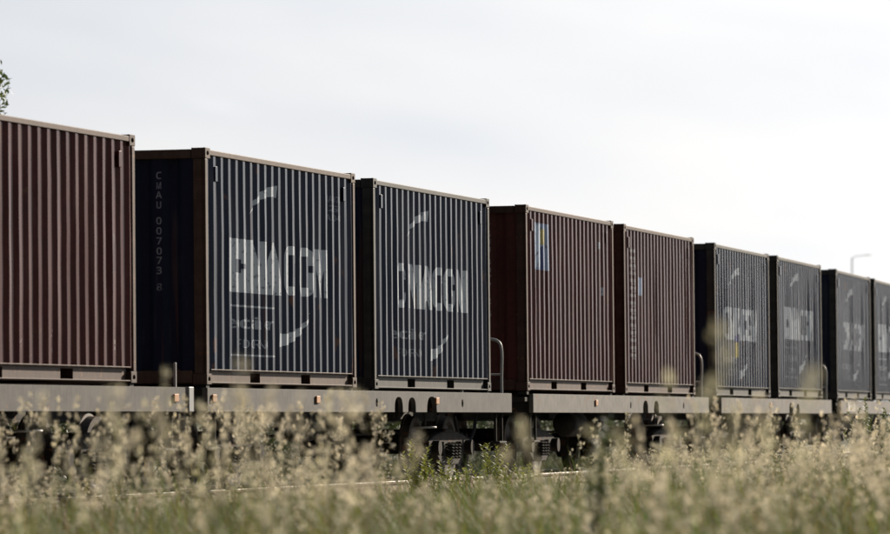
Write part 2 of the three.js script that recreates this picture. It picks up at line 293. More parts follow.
function makeContainer(i, spec) {
  const { label, colour, side, s, end, dy = 0, frame, wear } = spec;
  const o = thing('shipping_container', label, 'container', 'shipping containers along the train');
  const fm = phys({ map: paintTexture(20 + i * 3, frame.map(v => v * 0.45), 0.1, wear ? 0.08 : 0.02, 256, 1.6), roughness: 0.6 });
  const big = i < 3 || i === 2;
  const sideMap = panelTexture(i * 7.3 + 1, colour, big ? 1536 : 1024, big ? 656 : 437, side, 1);
  const sm = new THREE.MeshPhysicalMaterial({ side: THREE.DoubleSide, map: sideMap, roughness: 0.25, specularIntensity: colour === RED.paint ? 0.18 : 0.33 }), pm = new THREE.MeshPhysicalMaterial({ side: THREE.DoubleSide, specularIntensity: 0.4, map: panelTexture(i * 5.1 + 60, colour, 768, 328, end, 0.8), roughness: 0.6 });
  const cast = CW / 2 - 0.081, px = 0.08, z0 = CW / 2 - 0.006, yb = 0.155, yt = CH - 0.075;
  // frame local: x 0..CL, y 0..CH, z across
  const side1 = corrugated(CL - 2 * px, yt - yb, 0.075, 0.066, 0.071, 0.036, i + 3, CL, CH, yb);
  { const u = side1.attributes.uv, p = side1.attributes.position; for (let k = 0; k < u.count; k++) u.setX(k, (p.getX(k) + px) / CL); }
  part('side_panel', side1.clone().translate(px, yb, z0 - 0.012), sm, o);
  part('side_panel', side1.clone().translate(px, yb, z0 - 0.012).applyMatrix4(new THREE.Matrix4().makeRotationY(Math.PI)).translate(CL, 0, 0), sm, o);
  const endg = corrugated(CW - 0.24, yt - yb, 0.11, 0.06, 0.1, 0.045, i + 30, CL, CH, yb);
  part('end_panel', endg.clone().rotateY(-Math.PI / 2).translate(0.03, yb, -CW / 2 + 0.12), pm, o);
  part('end_panel', endg.clone().rotateY(Math.PI / 2).translate(CL - 0.03, yb, CW / 2 - 0.12), pm, o);
  for (const z of [-1, 1]) {
    part('top_rail', box(CL - 0.36, 0.06, 0.06, CL / 2, CH - 0.045, z * (CW / 2 - 0.034)), fm, o);
    const br = part('bottom_rail', merge([railGeo.clone().translate(0, 0, z * (CW / 2 - 0.065) - 0.003), box(CL - 0.362, 0.012, 0.062, CL / 2, 0.164, z * (CW / 2 - 0.036), 0.003), box(CL - 0.362, 0.012, 0.062, CL / 2, 0.022, z * (CW / 2 - 0.036), 0.003)]), fm, o)   // a channel, open to the side;
    for (const x of [CL / 2 - 1.02, CL / 2 + 1.02]) part('forklift_pocket', pocketGeo.clone().translate(x, 0, z * (CW / 2 - 0.671)), fm, br);
    for (const x of [0, 1]) {
      part('corner_post', merge([box(0.09, CH - 0.236, 0.05, x ? CL - 0.05 : 0.05, CH / 2, z * (CW / 2 - 0.028)), box(0.05, CH - 0.236, 0.14, x ? CL - 0.03 : 0.03, CH / 2, z * (CW / 2 - 0.075))]), fm, o);
      for (const y of [0.059, CH - 0.056]) {
        const c = part('corner_casting', casting, fm, o); c.position.set(x ? CL - 0.089 : 0.089, y, z * cast);
      }
      part('vent', box(0.085, 0.17, 0.02, x ? CL - 0.47 : 0.42, CH - 0.27, z * (CW / 2 - 0.012), 0.006), sm, o);
    }
  }
  for (const x of [0.04, CL - 0.04]) { part('end_header', box(0.06, 0.1, CW - 0.34, x, CH - 0.062, 0), fm, o); part('end_sill', box(0.06, 0.14, CW - 0.34, x, 0.085, 0), fm, o); }
  part('roof', box(CL - 0.1, 0.03, CW - 0.13, CL / 2, CH - 0.028, 0), fm, o);
  part('floor', box(CL - 0.14, 0.03, CW - 0.13, CL / 2, 0.162, 0), M.under, o);
  // place: chord between its two ends on the curve
  const mid = onTrack(s + CL / 2);
  const inner = new THREE.Matrix4().makeTranslation(-CL / 2, 0, 0); o.children.forEach(c => c.position.x -= CL / 2);
  place(o, s + CL / 2, DECK + 0.04 + dy);
  return o;
}
const DECK = 1.141;
const tan = [0.14, 0.09, 0.068], grey = [0.1, 0.096, 0.093];
const specs = [
  { label: 'red container cut by the left edge of the photo, nearest of all', s: -27.32, colour: RED.paint, frame: [0.14, 0.072, 0.056], side: redPrintC, end: endPrint('CMAU 120'), wear: 1 },
  { label: 'dark blue container with brown frame and large solid lettering beside the nearest red one', s: -18.86, colour: BLUE.paint, frame: [0.17, 0.105, 0.078], side: carrierPrint(true, { codes: true }), end: endPrint('CMAU 007073 8'), wear: 1 },
  { label: 'dark blue container with grey frame, second blue one from the left', s: -11.97, colour: BLUE.paint, frame: grey, side: carrierPrint(false, { tail: 0.75, small: 0.5 }), end: endPrint('CMAU 212240 3'), dy: -0.012 },
  { label: 'red container with a pale blue and yellow patch near its top corner', s: -3.71, colour: RED.paint, frame: [0.13, 0.062, 0.046], side: redPrintA, end: endPrint('TGHU 307712 5'), dy: 0.008, wear: 1 },
  { label: 'red container with a column of small grey lettering, rightmost of the red ones', s: 3.17, colour: RED.paint, frame: [0.12, 0.056, 0.042], side: redPrintB, end: endPrint('TGHU 120411 0') },
  { label: 'dark blue container with a small yellow label, right behind the red pair', s: 11.25, colour: BLUE.paint, frame: grey, side: bluePrintYellow, end: endPrint('CMAU 441902 7'), dy: -0.01 },
  { label: 'dark blue container with blocky pale lettering, third from the right edge', s: 18.33, colour: BLUE.paint, frame: [0.1, 0.09, 0.08], side: carrierPrint(true, { dx: 0.05, dy: -0.04, tail: 0.85, small: 0.3 }), end: endPrint('CMAU 810033 2') },
  { label: 'faded blue container in front of the lamp mast, second from the right edge', s: 26.76, colour: BLUE.paint, frame: grey, side: carrierPrint(false, { dx: 0.1, dy: 0.03, tail: 0.8, small: 0.35 }), end: endPrint('CMAU 611205 9') },
  { label: 'blue container cut by the right edge of the photo, farthest of all', s: 33.66, colour: BLUE.paint, frame: grey, side: carrierPrint(true), end: endPrint('CMAU 093341 4') },
];

// ---------------------------------------------------------------- flat wagons
const wheelGeo = (() => { // axis along z, outer face toward +z
  const pr = [[0.001, 0.03], [0.09, 0.035], [0.1, 0.01], [0.3, -0.005], [0.345, 0.035], [0.418, 0.035]].map(([r, z]) => new THREE.Vector2(r, z));
  const back = [[0.418, 0.035], [0.424, -0.055], [0.452, -0.065], [0.45, -0.09], [0.34, -0.09], [0.3, -0.05], [0.1, -0.05], [0.001, -0.05]].map(([r, z]) => new THREE.Vector2(r, z));
  return metric(toCreasedNormals(new THREE.LatheGeometry(pr.concat(back), 32).rotateX(Math.PI / 2), 0.6));
})();
function spring(r, h, y0) { const pts = []; for (let k = 0; k <= 48; k++) { const a = k / 48 * Math.PI * 2 * 5; pts.push([Math.cos(a) * r, y0 + h * k / 48, Math.sin(a) * r]); } return tube(pts, 0.014, 80, 5); }
function makeBogie(parent, x0) {
  const b = new THREE.Group(); b.name = 'bogie'; b.position.x = x0; parent.add(b);
  const R = 0.42, HB = 0.875;
  const fs = new THREE.Shape([[-1.1, 0.5], [-1.1, 0.34], [-0.7, 0.34], [-0.42, 0.2], [0.42, 0.2], [0.7, 0.34], [1.1, 0.34], [1.1, 0.5], [0.85, 0.56], [0.35, 0.62], [-0.35, 0.62], [-0.85, 0.56]].map(p => new THREE.Vector2(...p)));
  for (const q of [-1, 1]) { const h = new THREE.Path([[q * 0.32, 0.5], [q * 0.32, 0.3], [q * 0.44, 0.3], [q * 0.68, 0.43], [q * 0.6, 0.5]].map(p => new THREE.Vector2(...p))); fs.holes.push(h); }
  const fg = metric(new THREE.ExtrudeGeometry(fs, { depth: 0.09, bevelEnabled: true, bevelSize: 0.012, bevelThickness: 0.012, bevelSegments: 1 }));
  const sg = spring(0.06, 0.2, 0.28);
  for (const z of [-1, 1]) {
    part('side_frame', fg.clone().translate(0, 0, z * 0.8 - 0.045), M.bogie, b);
    for (const dx of [-0.18, 0, 0.18]) part('coil_spring', sg.clone().translate(dx, 0, z * 0.8 + 0.09), M.bogie, b);
    for (const x of [-HB, HB]) {
      const w = part('wheel', wheelGeo, M.wheel, b); w.position.set(x, R, z * 0.585); if (z < 0) w.rotation.y = Math.PI;
      part('axle_box', metric(new THREE.CylinderGeometry(0.1, 0.1, 0.1, 14).rotateX(Math.PI / 2)).translate(x, R, z * 0.9), M.bogie, b);
    }
    part('brake_beam_hanger', box(0.05, 0.42, 0.05, 0.33, 0.38, z * 0.6), M.bogie, b);
  }
  for (const x of [-HB, HB]) part('axle', metric(new THREE.CylinderGeometry(0.075, 0.075, 1.75, 12).rotateX(Math.PI / 2)).translate(x, R, 0), M.wheel, b);
  part('bolster', box(0.4, 0.2, 1.7, 0, 0.57, 0, 0.03), M.bogie, b);
  return b;
}
function sillShape(len, notches, slots) { // x 0..len, y bottom..top, arched cut-outs at the lower edge
  const s = new THREE.Shape(), b = 0.885, t = DECK;
  s.moveTo(0, b);
  for (const [x, w, h] of notches) { s.lineTo(x - w / 2, b); s.lineTo(x - w / 2, b + h - w / 2.6); s.bezierCurveTo(x - w / 2, b + h - 0.02, x - w / 4, b + h, x, b + h); s.bezierCurveTo(x + w / 4, b + h, x + w / 2, b + h - 0.02, x + w / 2, b + h - w / 2.6); s.lineTo(x + w / 2, b); }
  s.lineTo(len, b); s.lineTo(len, t); s.lineTo(0, t); s.lineTo(0, b);
  for (const [x, y] of slots) { const h = new THREE.Path(); h.absellipse(x, y, 0.05, 0.055, 0, Math.PI * 2); s.holes.push(h); }
  return metric(toCreasedNormals(new THREE.ExtrudeGeometry(s, { depth: 0.05, bevelEnabled: true, bevelSize: 0.004, bevelThickness: 0.006, bevelSegments: 1, curveSegments: 10 }), 0.5));
}
const SIDE = 1.235;
function makeWagon(i, w) {
  const o = thing('flat_wagon', w.label, 'wagon', 'flat wagons of the train');
  const len = w.s1 - w.s0, m = w.warm ? M.sillWarm : M.sill, X = s => s - w.s0 - len / 2;
  for (const z of [1, -1]) {
    const notches = w.notches.map(([s, ww, h]) => [z > 0 ? s - w.s0 : len - (s - w.s0), ww, h]).sort((a, b) => a[0] - b[0]), slots = w.slots.map(s => [z > 0 ? s - w.s0 : len - (s - w.s0), 1.0]);
    const g = sillShape(len, notches, slots); if (z < 0) g.rotateY(Math.PI).translate(len, 0, 0);
    part('side_sill', g.translate(-len / 2, 0, z * (SIDE - 0.03) - (z > 0 ? 0.025 : -0.025)), m, o);
    part('sill_flange', box(len - 0.06, 0.02, 0.1, 0, DECK - 0.03, z * (SIDE - 0.12), 0.004), M.under, o);
    for (const s of w.reflectors) part('reflector', box(0.15, 0.085, 0.02, z > 0 ? X(s) : -X(s), 1.03, z * (SIDE + 0.016), 0.02), M.orange, o);
    for (const s of w.cs) for (const e of [0.089, CL - 0.089]) part('twist_lock', merge([box(0.13, 0.05, 0.13, X(s + e), DECK + 0.016, z * (CW / 2 - 0.1)), box(0.3, 0.06, 0.2, X(s + e), DECK - 0.075, z * (SIDE - 0.16))]), M.under, o);
  }
  for (const e of [-1, 1]) {
    part('headstock', box(0.1, 0.26, SIDE * 2 - 0.12, e * (len / 2 - 0.06), 1.01, 0), M.under, o);
    const c = part('coupler', merge([box(0.7, 0.15, 0.16, e * (len / 2 + 0.12), 0.86, 0, 0.03), box(0.2, 0.26, 0.3, e * (len / 2 + 0.42), 0.86, 0.02, 0.05)]), M.bogie, o);
    part('air_hose', tube([[e * (len / 2 + 0.02), 0.85, 0.42], [e * (len / 2 + 0.2), 0.62, 0.42], [e * (len / 2 + 0.42), 0.5, 0.4], [e * (len / 2 + 0.55), 0.6, 0.38]], 0.025, 14, 6), M.dark, o);
    part('corner_step', merge([box(0.03, 0.42, 0.04, e * (len / 2 - 0.2), 0.68, SIDE - 0.1), box(0.03, 0.42, 0.04, e * (len / 2 - 0.55), 0.68, SIDE - 0.1), box(0.4, 0.03, 0.14, e * (len / 2 - 0.375), 0.48, SIDE - 0.1)]), M.under, o);
  }
  part('centre_sill', merge([box(len - 0.2, 0.3, 0.05, 0, 0.95, 0.18), box(len - 0.2, 0.3, 0.05, 0, 0.95, -0.18), box(len - 0.2, 0.03, 0.5, 0, 0.79, 0)]), M.under, o);
  for (let x = -len / 2 + 0.9; x < len / 2 - 0.5; x += 1.25) part('cross_member', box(0.12, 0.2, SIDE * 2 - 0.14, x, 1.0, 0), M.under, o);
  part('air_reservoir', metric(new THREE.CapsuleGeometry(0.19, 0.8, 6, 14).rotateZ(Math.PI / 2)).translate(-1.1, 0.72, 0.55), M.under, o);
  part('brake_cylinder', metric(new THREE.CylinderGeometry(0.15, 0.15, 0.6, 14).rotateZ(Math.PI / 2)).translate(0.7, 0.74, 0.5), M.under, o);
  const bw = part('brake_handwheel', metric(new THREE.TorusGeometry(0.14, 0.014, 6, 24).rotateX(Math.PI / 2)).translate(3.1, 0.69, SIDE - 0.2), M.handrail, o);
  part('wheel_spindle', box(0.03, 0.22, 0.03, 3.1, 0.79, SIDE - 0.2), M.under, bw); part('spoke', box(0.26, 0.012, 0.02, 3.1, 0.69, SIDE - 0.2), M.handrail, bw);
  part('brake_rod', tube([[-len / 2 + 2.4, 0.62, 0.3], [0, 0.6, 0.34], [len / 2 - 2.4, 0.62, 0.3]], 0.018, 12, 6), M.bogie, o);
  if (w.hoop && w.hoop < 0.5) part('stanchion', box(0.03, w.hoop + 0.1, 0.03, len / 2 - 0.1, DECK - 0.05 + (w.hoop + 0.1) / 2, SIDE - 0.08), M.handrail, o);
  else if (w.hoop) {
    const hx = len / 2 - 0.32, z1 = SIDE - 0.06, z2 = SIDE - 0.62, h = DECK + w.hoop, r = 0.12;
    const pts = [[hx, DECK - 0.15, z1], [hx, DECK + 0.2, z1], [hx, h - r, z1], [hx, h - r * 0.3, z1 - r * 0.3], [hx, h, z1 - r], [hx, h, z2 + r], [hx, h - r * 0.3, z2 + r * 0.3], [hx, h - r, z2], [hx, DECK + 0.2, z2], [hx, DECK - 0.15, z2]];
    const hr = part('handrail', tube(pts, 0.02, 80, 8), M.handrail, o);
    if (w.hoop > 0.5) part('cross_bar', metric(new THREE.CylinderGeometry(0.014, 0.014, z1 - z2, 6).rotateX(Math.PI / 2)).translate(hx, DECK + 0.26, (z1 + z2) / 2), M.handrail, hr);
  }
  if (w.bracket) { part('end_bracket', box(0.16, 0.27, 0.06, len / 2 + 0.16, 1.015, SIDE - 0.01), M.galvanised, o); part('bracket_arm', box(0.3, 0.12, 0.05, len / 2 + 0.1, 0.96, SIDE - 0.08), M.under, o); }
  if (w.plate) { const p = part('data_plate', box(0.62 * 2, 0.18, 0.012, X(w.plate), 1.02, SIDE + 0.008, 0.003), M.white, o); for (let r = 0; r < 3; r++) for (let c = 0; c < 2; c++) part('marking', box(0.3 - 0.08 * ((r + c) % 2), 0.022, 0.004, X(w.plate) - 0.12 + c * 0.42, 1.07 - r * 0.05, SIDE + 0.0165, 0.001), M.ink, p); }
  makeBogie(o, -len / 2 + 2.15); makeBogie(o, len / 2 - 1.95);
  place(o, (w.s0 + w.s1) / 2);
}
const std = (a, b) => { const mid = (a + b) / 2; return mid; };
const wagonSpecs = [
  { label: 'leftmost flat wagon carrying the nearest red container, cut by the left edge', s0: -34.6, s1: -19.75, cs: [-27.32], notches: [], slots: [], reflectors: [-25.6, -20.1], hoop: 0.22, bracket: true },
  { label: 'grey flat wagon carrying the two nearest dark blue containers', s0: -18.95, s1: -4.85, cs: [-18.86, -11.97], notches: [[-10.85, 0.4, 0.19], [-10.2, 0.38, 0.185], [-9.2, 0.5, 0.2]], slots: [-11.9, -7.6], reflectors: [-18.75, -14.6, -8.98], hoop: 0.74 },
  { label: 'pale grey flat wagon carrying the two red containers with the blue patch', s0: -3.5, s1: 10.3, cs: [-3.71, 3.17], notches: [[4.75, 0.42, 0.19], [5.65, 0.42, 0.19]], slots: [3.55, 8.0], reflectors: [0.85], hoop: 0.74, warm: 1 },
  { label: 'pale flat wagon under the two blue containers right of the red pair', s0: 11.6, s1: 25.5, cs: [11.25, 18.33], notches: [[19.9, 0.5, 0.2], [20.8, 0.42, 0.18]], slots: [], reflectors: [17.2], hoop: 0.7, warm: 1 },
  { label: 'rightmost flat wagon with a white data plate, cut by the right edge', s0: 27.0, s1: 41.2, cs: [26.76, 33.66], notches: [], slots: [], reflectors: [], hoop: 0, plate: 28.8, warm: 1 },
];
specs.forEach((s, i) => makeContainer(i, s));
wagonSpecs.forEach((w, i) => makeWagon(i, w));

// ---------------------------------------------------------------- lamp mast behind the train
{
  const o = thing('lamp_mast', 'slim street lamp mast with one arm behind the farthest blue containers', 'street lamp');
  part('pole', metric(new THREE.CylinderGeometry(0.035, 0.065, 11, 10)).translate(0, 5.5, 0), M.galvanised, o);
  part('arm', tube([[0, 10.9, 0], [0.15, 11.06, 0], [0.5, 11.12, 0], [0.95, 11.16, 0]], 0.02, 12, 6), M.galvanised, o);
  part('lamp_head', box(0.4, 0.035, 0.12, 1.0, 11.17, 0, 0.02), M.galvanised, o);
  part('base_flange', box(0.4, 0.05, 0.4, 0, 0.025, 0), M.galvanised, o);
  o.position.set((852.5 - 445) / 4910 * 300, GY, -300);
}

// ---------------------------------------------------------------- foliage
function leafMaterial(r, g, b, rough = 0.7, tr = 0.35) { return new THREE.MeshPhysicalMaterial({ color: lin(r, g, b), vertexColors: true, side: THREE.DoubleSide, roughness: rough, transmission: tr, thickness: 0 }); }
class Soup { // triangles with colour
  constructor() { this.p = []; this.c = []; }
  tri(a, b, c, col) { this.p.push(...a, ...b, ...c); for (let i = 0; i < 3; i++) this.c.push(...col); }
  leaf(base, dir, side, len, w, col, bend = 0.15) {
    const mid = [0, 1, 2].map(k => base[k] + dir[k] * len * 0.5), tip = [base[0] + dir[0] * len, base[1] + dir[1] * len - bend * len, base[2] + dir[2] * len];
    const l = mid.map((v, k) => v - side[k] * w / 2), r = mid.map((v, k) => v + side[k] * w / 2);
    this.tri(base, r, l, col); this.tri(l, r, tip, col);
  }
  tube(pts, r0, r1, col, n = 3) {
    for (let i = 0; i < pts.length - 1; i++) {
      const a = pts[i], b = pts[i + 1], ra = r0 + (r1 - r0) * i / (pts.length - 1), rb = r0 + (r1 - r0) * (i + 1) / (pts.length - 1);
      for (let k = 0; k < n; k++) {
        const t = k / n * 6.2832, u = (k + 1) / n * 6.2832, q = (p, r, t) => [p[0] + Math.cos(t) * r, p[1], p[2] + Math.sin(t) * r];
        this.tri(q(a, ra, t), q(b, rb, t), q(a, ra, u), col); this.tri(q(a, ra, u), q(b, rb, t), q(b, rb, u), col);
      }
    }
  }
  build() { const g = new THREE.BufferGeometry(); g.setAttribute('position', new THREE.Float32BufferAttribute(this.p, 3)); g.setAttribute('color', new THREE.Float32BufferAttribute(this.c, 3)); g.computeVertexNormals(); return g; }
}
const unit = (r) => { const u = r() * 2 - 1, t = r() * 6.2832, s = Math.sqrt(1 - u * u); return [s * Math.cos(t), u, s * Math.sin(t)]; };
const M2 = {
  leaf: leafMaterial(1, 1, 1), weed: leafMaterial(1, 1, 1, 0.75, 0.55), grass: leafMaterial(1, 1, 1, 0.8, 0.5),
  bark: mat({ map: paintTexture(15, [0.09, 0.07, 0.05], 0.2, 0, 256), roughness: 1 }),
};
// woody plant: trunk with limbs, crown of leaf clumps
function woody(name, label, category, group, [x, y, z], H, R, crownY, leaves, leafSize, tone, seed, clumpN = 40) {
  const r = rngOf(seed), o = thing(name, label, category, group); o.position.set(x, y, z);
  const trunk = [], limbs = 6, clumps = [];
  const th = crownY, bend = [(r() - 0.5) * 0.3, (r() - 0.5) * 0.3];
  trunk.push(tube([[0, -0.05, 0], [bend[0] * 0.5, th * 0.4, bend[1] * 0.5], [bend[0], th, bend[1]], [bend[0], th + (H - th) * 0.6, bend[1]]], Math.max(0.02, H * 0.018), 10, 7));
  for (let i = 0; i < clumpN; i++) {
    const d = unit(r), q = Math.cbrt(0.25 + 0.75 * r()), c = [d[0] * R * q, th + (H - th) / 2 + d[1] * (H - th) / 2 * q * 0.95, d[2] * R * q];
    if (c[1] < 0.1) c[1] = 0.1 + r() * 0.2; clumps.push([c, (0.16 + 0.2 * r()) * R]);
    if (i < limbs + 4) trunk.push(tube([[bend[0] * 0.7, th * (0.45 + 0.5 * r()), bend[1] * 0.7], [c[0] * 0.45, c[1] * 0.7 + th * 0.2, c[2] * 0.45], c], Math.max(0.008, H * 0.006), 8, 5));
  }
  part('trunk', merge(trunk), M2.bark, o);
  const s = new Soup();
  for (let i = 0; i < leaves; i++) {
    const [c, cr] = clumps[Math.floor(r() * clumps.length)], d = unit(r), q = Math.pow(r(), 0.45) * cr, b = [c[0] + d[0] * q, Math.max(0.02, c[1] + d[1] * q * 0.85), c[2] + d[2] * q];
    const dir = unit(r), sd = unit(r), v = 0.7 + 0.6 * r(), yel = r() * 0.3, sz = leafSize * (0.7 + 0.6 * r());
    s.leaf(b, dir, sd, sz, sz * 0.5, [tone[0] * v * (1 + yel), tone[1] * v, tone[2] * v]);
  }
  part('crown', s.build(), M2.leaf, o);
  return o;
}
const px = (u, depth) => (u - 445) / 4910 * depth;
woody('tree', 'green leafy tree rising behind the nearest red container at the left edge', 'tree', null, [px(-190, 80), GY, -80], 8.8, 2.8, 3.4, 120000, 0.1, [0.1, 0.15, 0.035], 5, 70);
{ // bushes and scrub behind the train, glimpsed under the wagons
  for (let i = 0; i < 40; i++) {
    const r = rngOf(100 + i), s = (i < 24 ? -30 + i * 3.4 : 52 + (i - 24) * 4.6) + (r() - 0.5) * 1.5, [x, z] = onTrack(s, -4.8 - r() * 2.4 - Math.min(i, 24) * 0.1);
    woody('bush', 'dark green bush behind the train, mostly hidden by the wagons', 'bush', 'bushes behind the train', [x, GY, z], 1.8 + r() * 0.8, 1.8 + r() * 0.7, 0.3, 3000, 0.1, [0.045 + r() * 0.02, 0.075 + r() * 0.02, 0.022], 200 + i, 34);
  }
}
{ // distant trees closing the horizon beyond the line
  const r = rngOf(640), s = new Soup();
  for (let k = 0; k < 46; k++) {
    const x = -70 + k * 3.6 + r() * 3, z = -235 - r() * 30, h = 2.6 + 2 * r(), w = 2.2 + 1.5 * r();
    for (let i = 0; i < 420; i++) { const d = unit(r), q = Math.cbrt(r()), b = [x + d[0] * w * q, Math.max(0.1, h / 2 + d[1] * h / 2 * q), z + d[2] * w * q], v = 0.7 + 0.6 * r(); s.leaf(b, unit(r), unit(r), 0.5, 0.3, [0.05 * v, 0.07 * v, 0.025 * v]); }
  }
  const m = shade(new THREE.Mesh(s.build(), M2.leaf)); m.name = 'distant_trees'; m.position.y = GY; m.userData = { label: 'distant line of low dark trees beyond the railway', category: 'trees', kind: 'stuff' }; scene.add(m);
}
// leafy weeds by the track
function weed(label, u, depth, H, shoots, spread, tone, seed, flower) {
  const r = rngOf(seed), o = thing('leafy_weed', label, 'weed', 'leafy weeds beside the track'); o.position.set(px(u, depth), GY, -depth);
  const st = new Soup(), lf = new Soup(), fl = new Soup();
  for (let k = 0; k < shoots; k++) {
    const a = r() * 6.2832, lean = r() * spread, h = H * (0.6 + 0.4 * r()), pts = [];
    for (let j = 0; j <= 6; j++) { const t = j / 6, q = lean * Math.pow(t, 1.3); pts.push([Math.cos(a) * q * 0.9 + 0.02 * Math.sin(t * 5 + k), t * h, Math.sin(a) * q * 0.9]); }
    st.tube(pts, 0.006, 0.002, [0.13, 0.12, 0.05], 4);
    const n = Math.round(h * 85);
    for (let j = 0; j < n; j++) {
      const t = 0.12 + 0.88 * j / n, f = t * 6, i0 = Math.min(5, Math.floor(f)), w = f - i0, b = [0, 1, 2].map(c => pts[i0][c] * (1 - w) + pts[i0 + 1][c] * w), g = j * 2.4 + r(), v = 0.75 + 0.5 * r();
      const dir = [Math.cos(g) * 0.75, 0.65, Math.sin(g) * 0.75], L = (0.07 + 0.06 * r()) * (1.15 - 0.45 * t);
      lf.leaf(b, dir, [-Math.sin(g), 0, Math.cos(g)], L, L * 0.42, [tone[0] * v, tone[1] * v, tone[2] * v], 0.2);
    }
    if (flower && k < 3) for (let j = 0; j < 14; j++) { const g = j * 0.45, b = pts[6]; fl.leaf(b, [Math.cos(g), 0.25, Math.sin(g)], [-Math.sin(g), 0, Math.cos(g)], 0.035, 0.012, [0.7, 0.32, 0.03], 0.1); }
  }
  part('stems', st.build(), M2.weed, o); part('leaves', lf.build(), M2.weed, o); if (flower) part('flowers', fl.build(), M2.weed, o);
}
const YG = [0.33, 0.35, 0.075];
weed('yellow green weed left of centre under the second blue container\'s near half', 417, 56, 1.0, 9, 0.3, YG, 301);
weed('low yellow green weed under the middle of the grey-framed blue container', 441, 56, 0.8, 12, 0.32, YG, 302);
weed('tallest yellow green weed under the wagon end with the tall handrail', 490, 57, 0.94, 14, 0.34, YG, 303);
weed('yellow green weed just right of the gap between the grey and pale wagons', 530, 57, 0.74, 12, 0.3, YG, 304);
weed('dark green weed standing before the pale wagon\'s sill under the patched red container', 595, 27, 1.4, 4, 0.08, [0.09, 0.12, 0.035], 305);
weed('tall green weed with an orange flower at the right edge', 884, 66, 1.45, 14, 0.55, [0.2, 0.23, 0.06], 306, true);
weed('tall loose green weed before the farthest containers', 862, 70, 1.5, 12, 0.5, [0.2, 0.23, 0.06], 307);
weed('leafy weed below the wagon with the arched cut-outs', 514, 52, 0.7, 16, 0.3, [0.3, 0.33, 0.06], 308);
weed('low yellow green weed between the two larger ones under the grey-framed blue container', 463, 57, 0.66, 10, 0.32, YG, 310);
weed('small yellow green weed right under the tall handrail', 508, 56, 0.62, 9, 0.28, YG, 311);
weed('small green weed in the grass below the third blue container', 742, 56, 0.95, 8, 0.35, [0.2, 0.23, 0.06], 312);
weed('loose green weed before the rightmost wagon\'s white plate', 838, 64, 1.2, 9, 0.5, [0.18, 0.21, 0.055], 313);
weed('green weed in the grass below the wagon with the small yellow label', 765, 48, 0.9, 9, 0.35, [0.15, 0.18, 0.05], 314);
weed('olive weed below the fourth blue container', 795, 60, 0.95, 14, 0.4, [0.18, 0.2, 0.05], 309);

// dry grass: stem, a few leaves and a loose panicle of pale spikelets
const STRAW = [0.82, 0.73, 0.56], STEM = [0.28, 0.235, 0.12], GREEN = [0.19, 0.205, 0.038];
function stalk(seed, green) {
  const r = rngOf(seed), s = new Soup(), a = r() * 6.2832, lean = 0.05 + 0.12 * r(), pts = [], H = 1;
  for (let j = 0; j <= 8; j++) { const t = j / 8; pts.push([Math.cos(a) * lean * t * t, t * H, Math.sin(a) * lean * t * t]); }
  const stem = STEM.map((v, k) => v * (1 - green) + GREEN[k] * 1.3 * green); s.tube(pts, 0.0022, 0.001, stem);
  for (let k = 0; k < 4; k++) { // blades
    const h = 0.08 + 0.14 * k + r() * 0.08, g = r() * 6.2832, L = 0.22 + 0.2 * r(), w = 0.006 + 0.004 * r(), col = (r() < 0.35 + green ? GREEN : STEM).map(v => v * (0.8 + 0.5 * r()));
    let p = [0, h, 0], e = 1.2; const sd = [-Math.sin(g) * 0.5, 0, Math.cos(g) * 0.5];
    for (let j = 0; j < 4; j++) { const q = [p[0] + Math.cos(g) * Math.cos(e) * L / 4, p[1] + Math.sin(e) * L / 4, p[2] + Math.sin(g) * Math.cos(e) * L / 4], wa = w * (1 - j / 4), wb = w * (1 - (j + 1) / 4);
      const A = p.map((v, i) => v - sd[i] * wa), B = p.map((v, i) => v + sd[i] * wa), C = q.map((v, i) => v - sd[i] * wb), Dd = q.map((v, i) => v + sd[i] * wb); s.tri(A, B, C, col); s.tri(B, Dd, C, col); p = q; e -= 0.5 + 0.3 * r(); }
  }
  const n = 4 + Math.floor(r() * 3), hp = 0.14 + 0.13 * r(), ga = r() * 6.2832;
  for (let k = 0; k < n; k++) { // dense papery clusters, the lower ones held out on short branches
    const t = n > 1 ? k / (n - 1) : 1, y = H - hp + hp * t, f = Math.min(7.99, y * 8), i0 = Math.floor(f), w = f - i0, b = [0, 1, 2].map(c => pts[i0][c] * (1 - w) + pts[i0 + 1][c] * w);
    const g = ga + k * 2.6 + r(), out = (0.012 + 0.05 * r()) * (1 - t), c = [b[0] + Math.cos(g) * out, b[1] + out * 0.5, b[2] + Math.sin(g) * out], R = (0.013 + 0.009 * r()) * (1.1 - 0.3 * t), v0 = 0.8 + 0.35 * r();
    s.tri(b, [b[0], b[1] + 0.002, b[2]], c, stem);
    for (let j = 0; j < 14; j++) {
      const d = unit(r), q = [c[0] + d[0] * R * 0.55, c[1] + d[1] * R * 1.1, c[2] + d[2] * R * 0.55], e = [d[0] * 0.7, 0.55 + 0.5 * d[1], d[2] * 0.7], L = 0.018 + 0.01 * r(), v = v0 * (0.8 + 0.4 * r()), m = r() * 6.2832;
      s.leaf(q, e, [Math.cos(m), 0.2, Math.sin(m)], L, L * 0.5, STRAW.map(x => x * v), 0);
    }
  }
  return s.build();
}
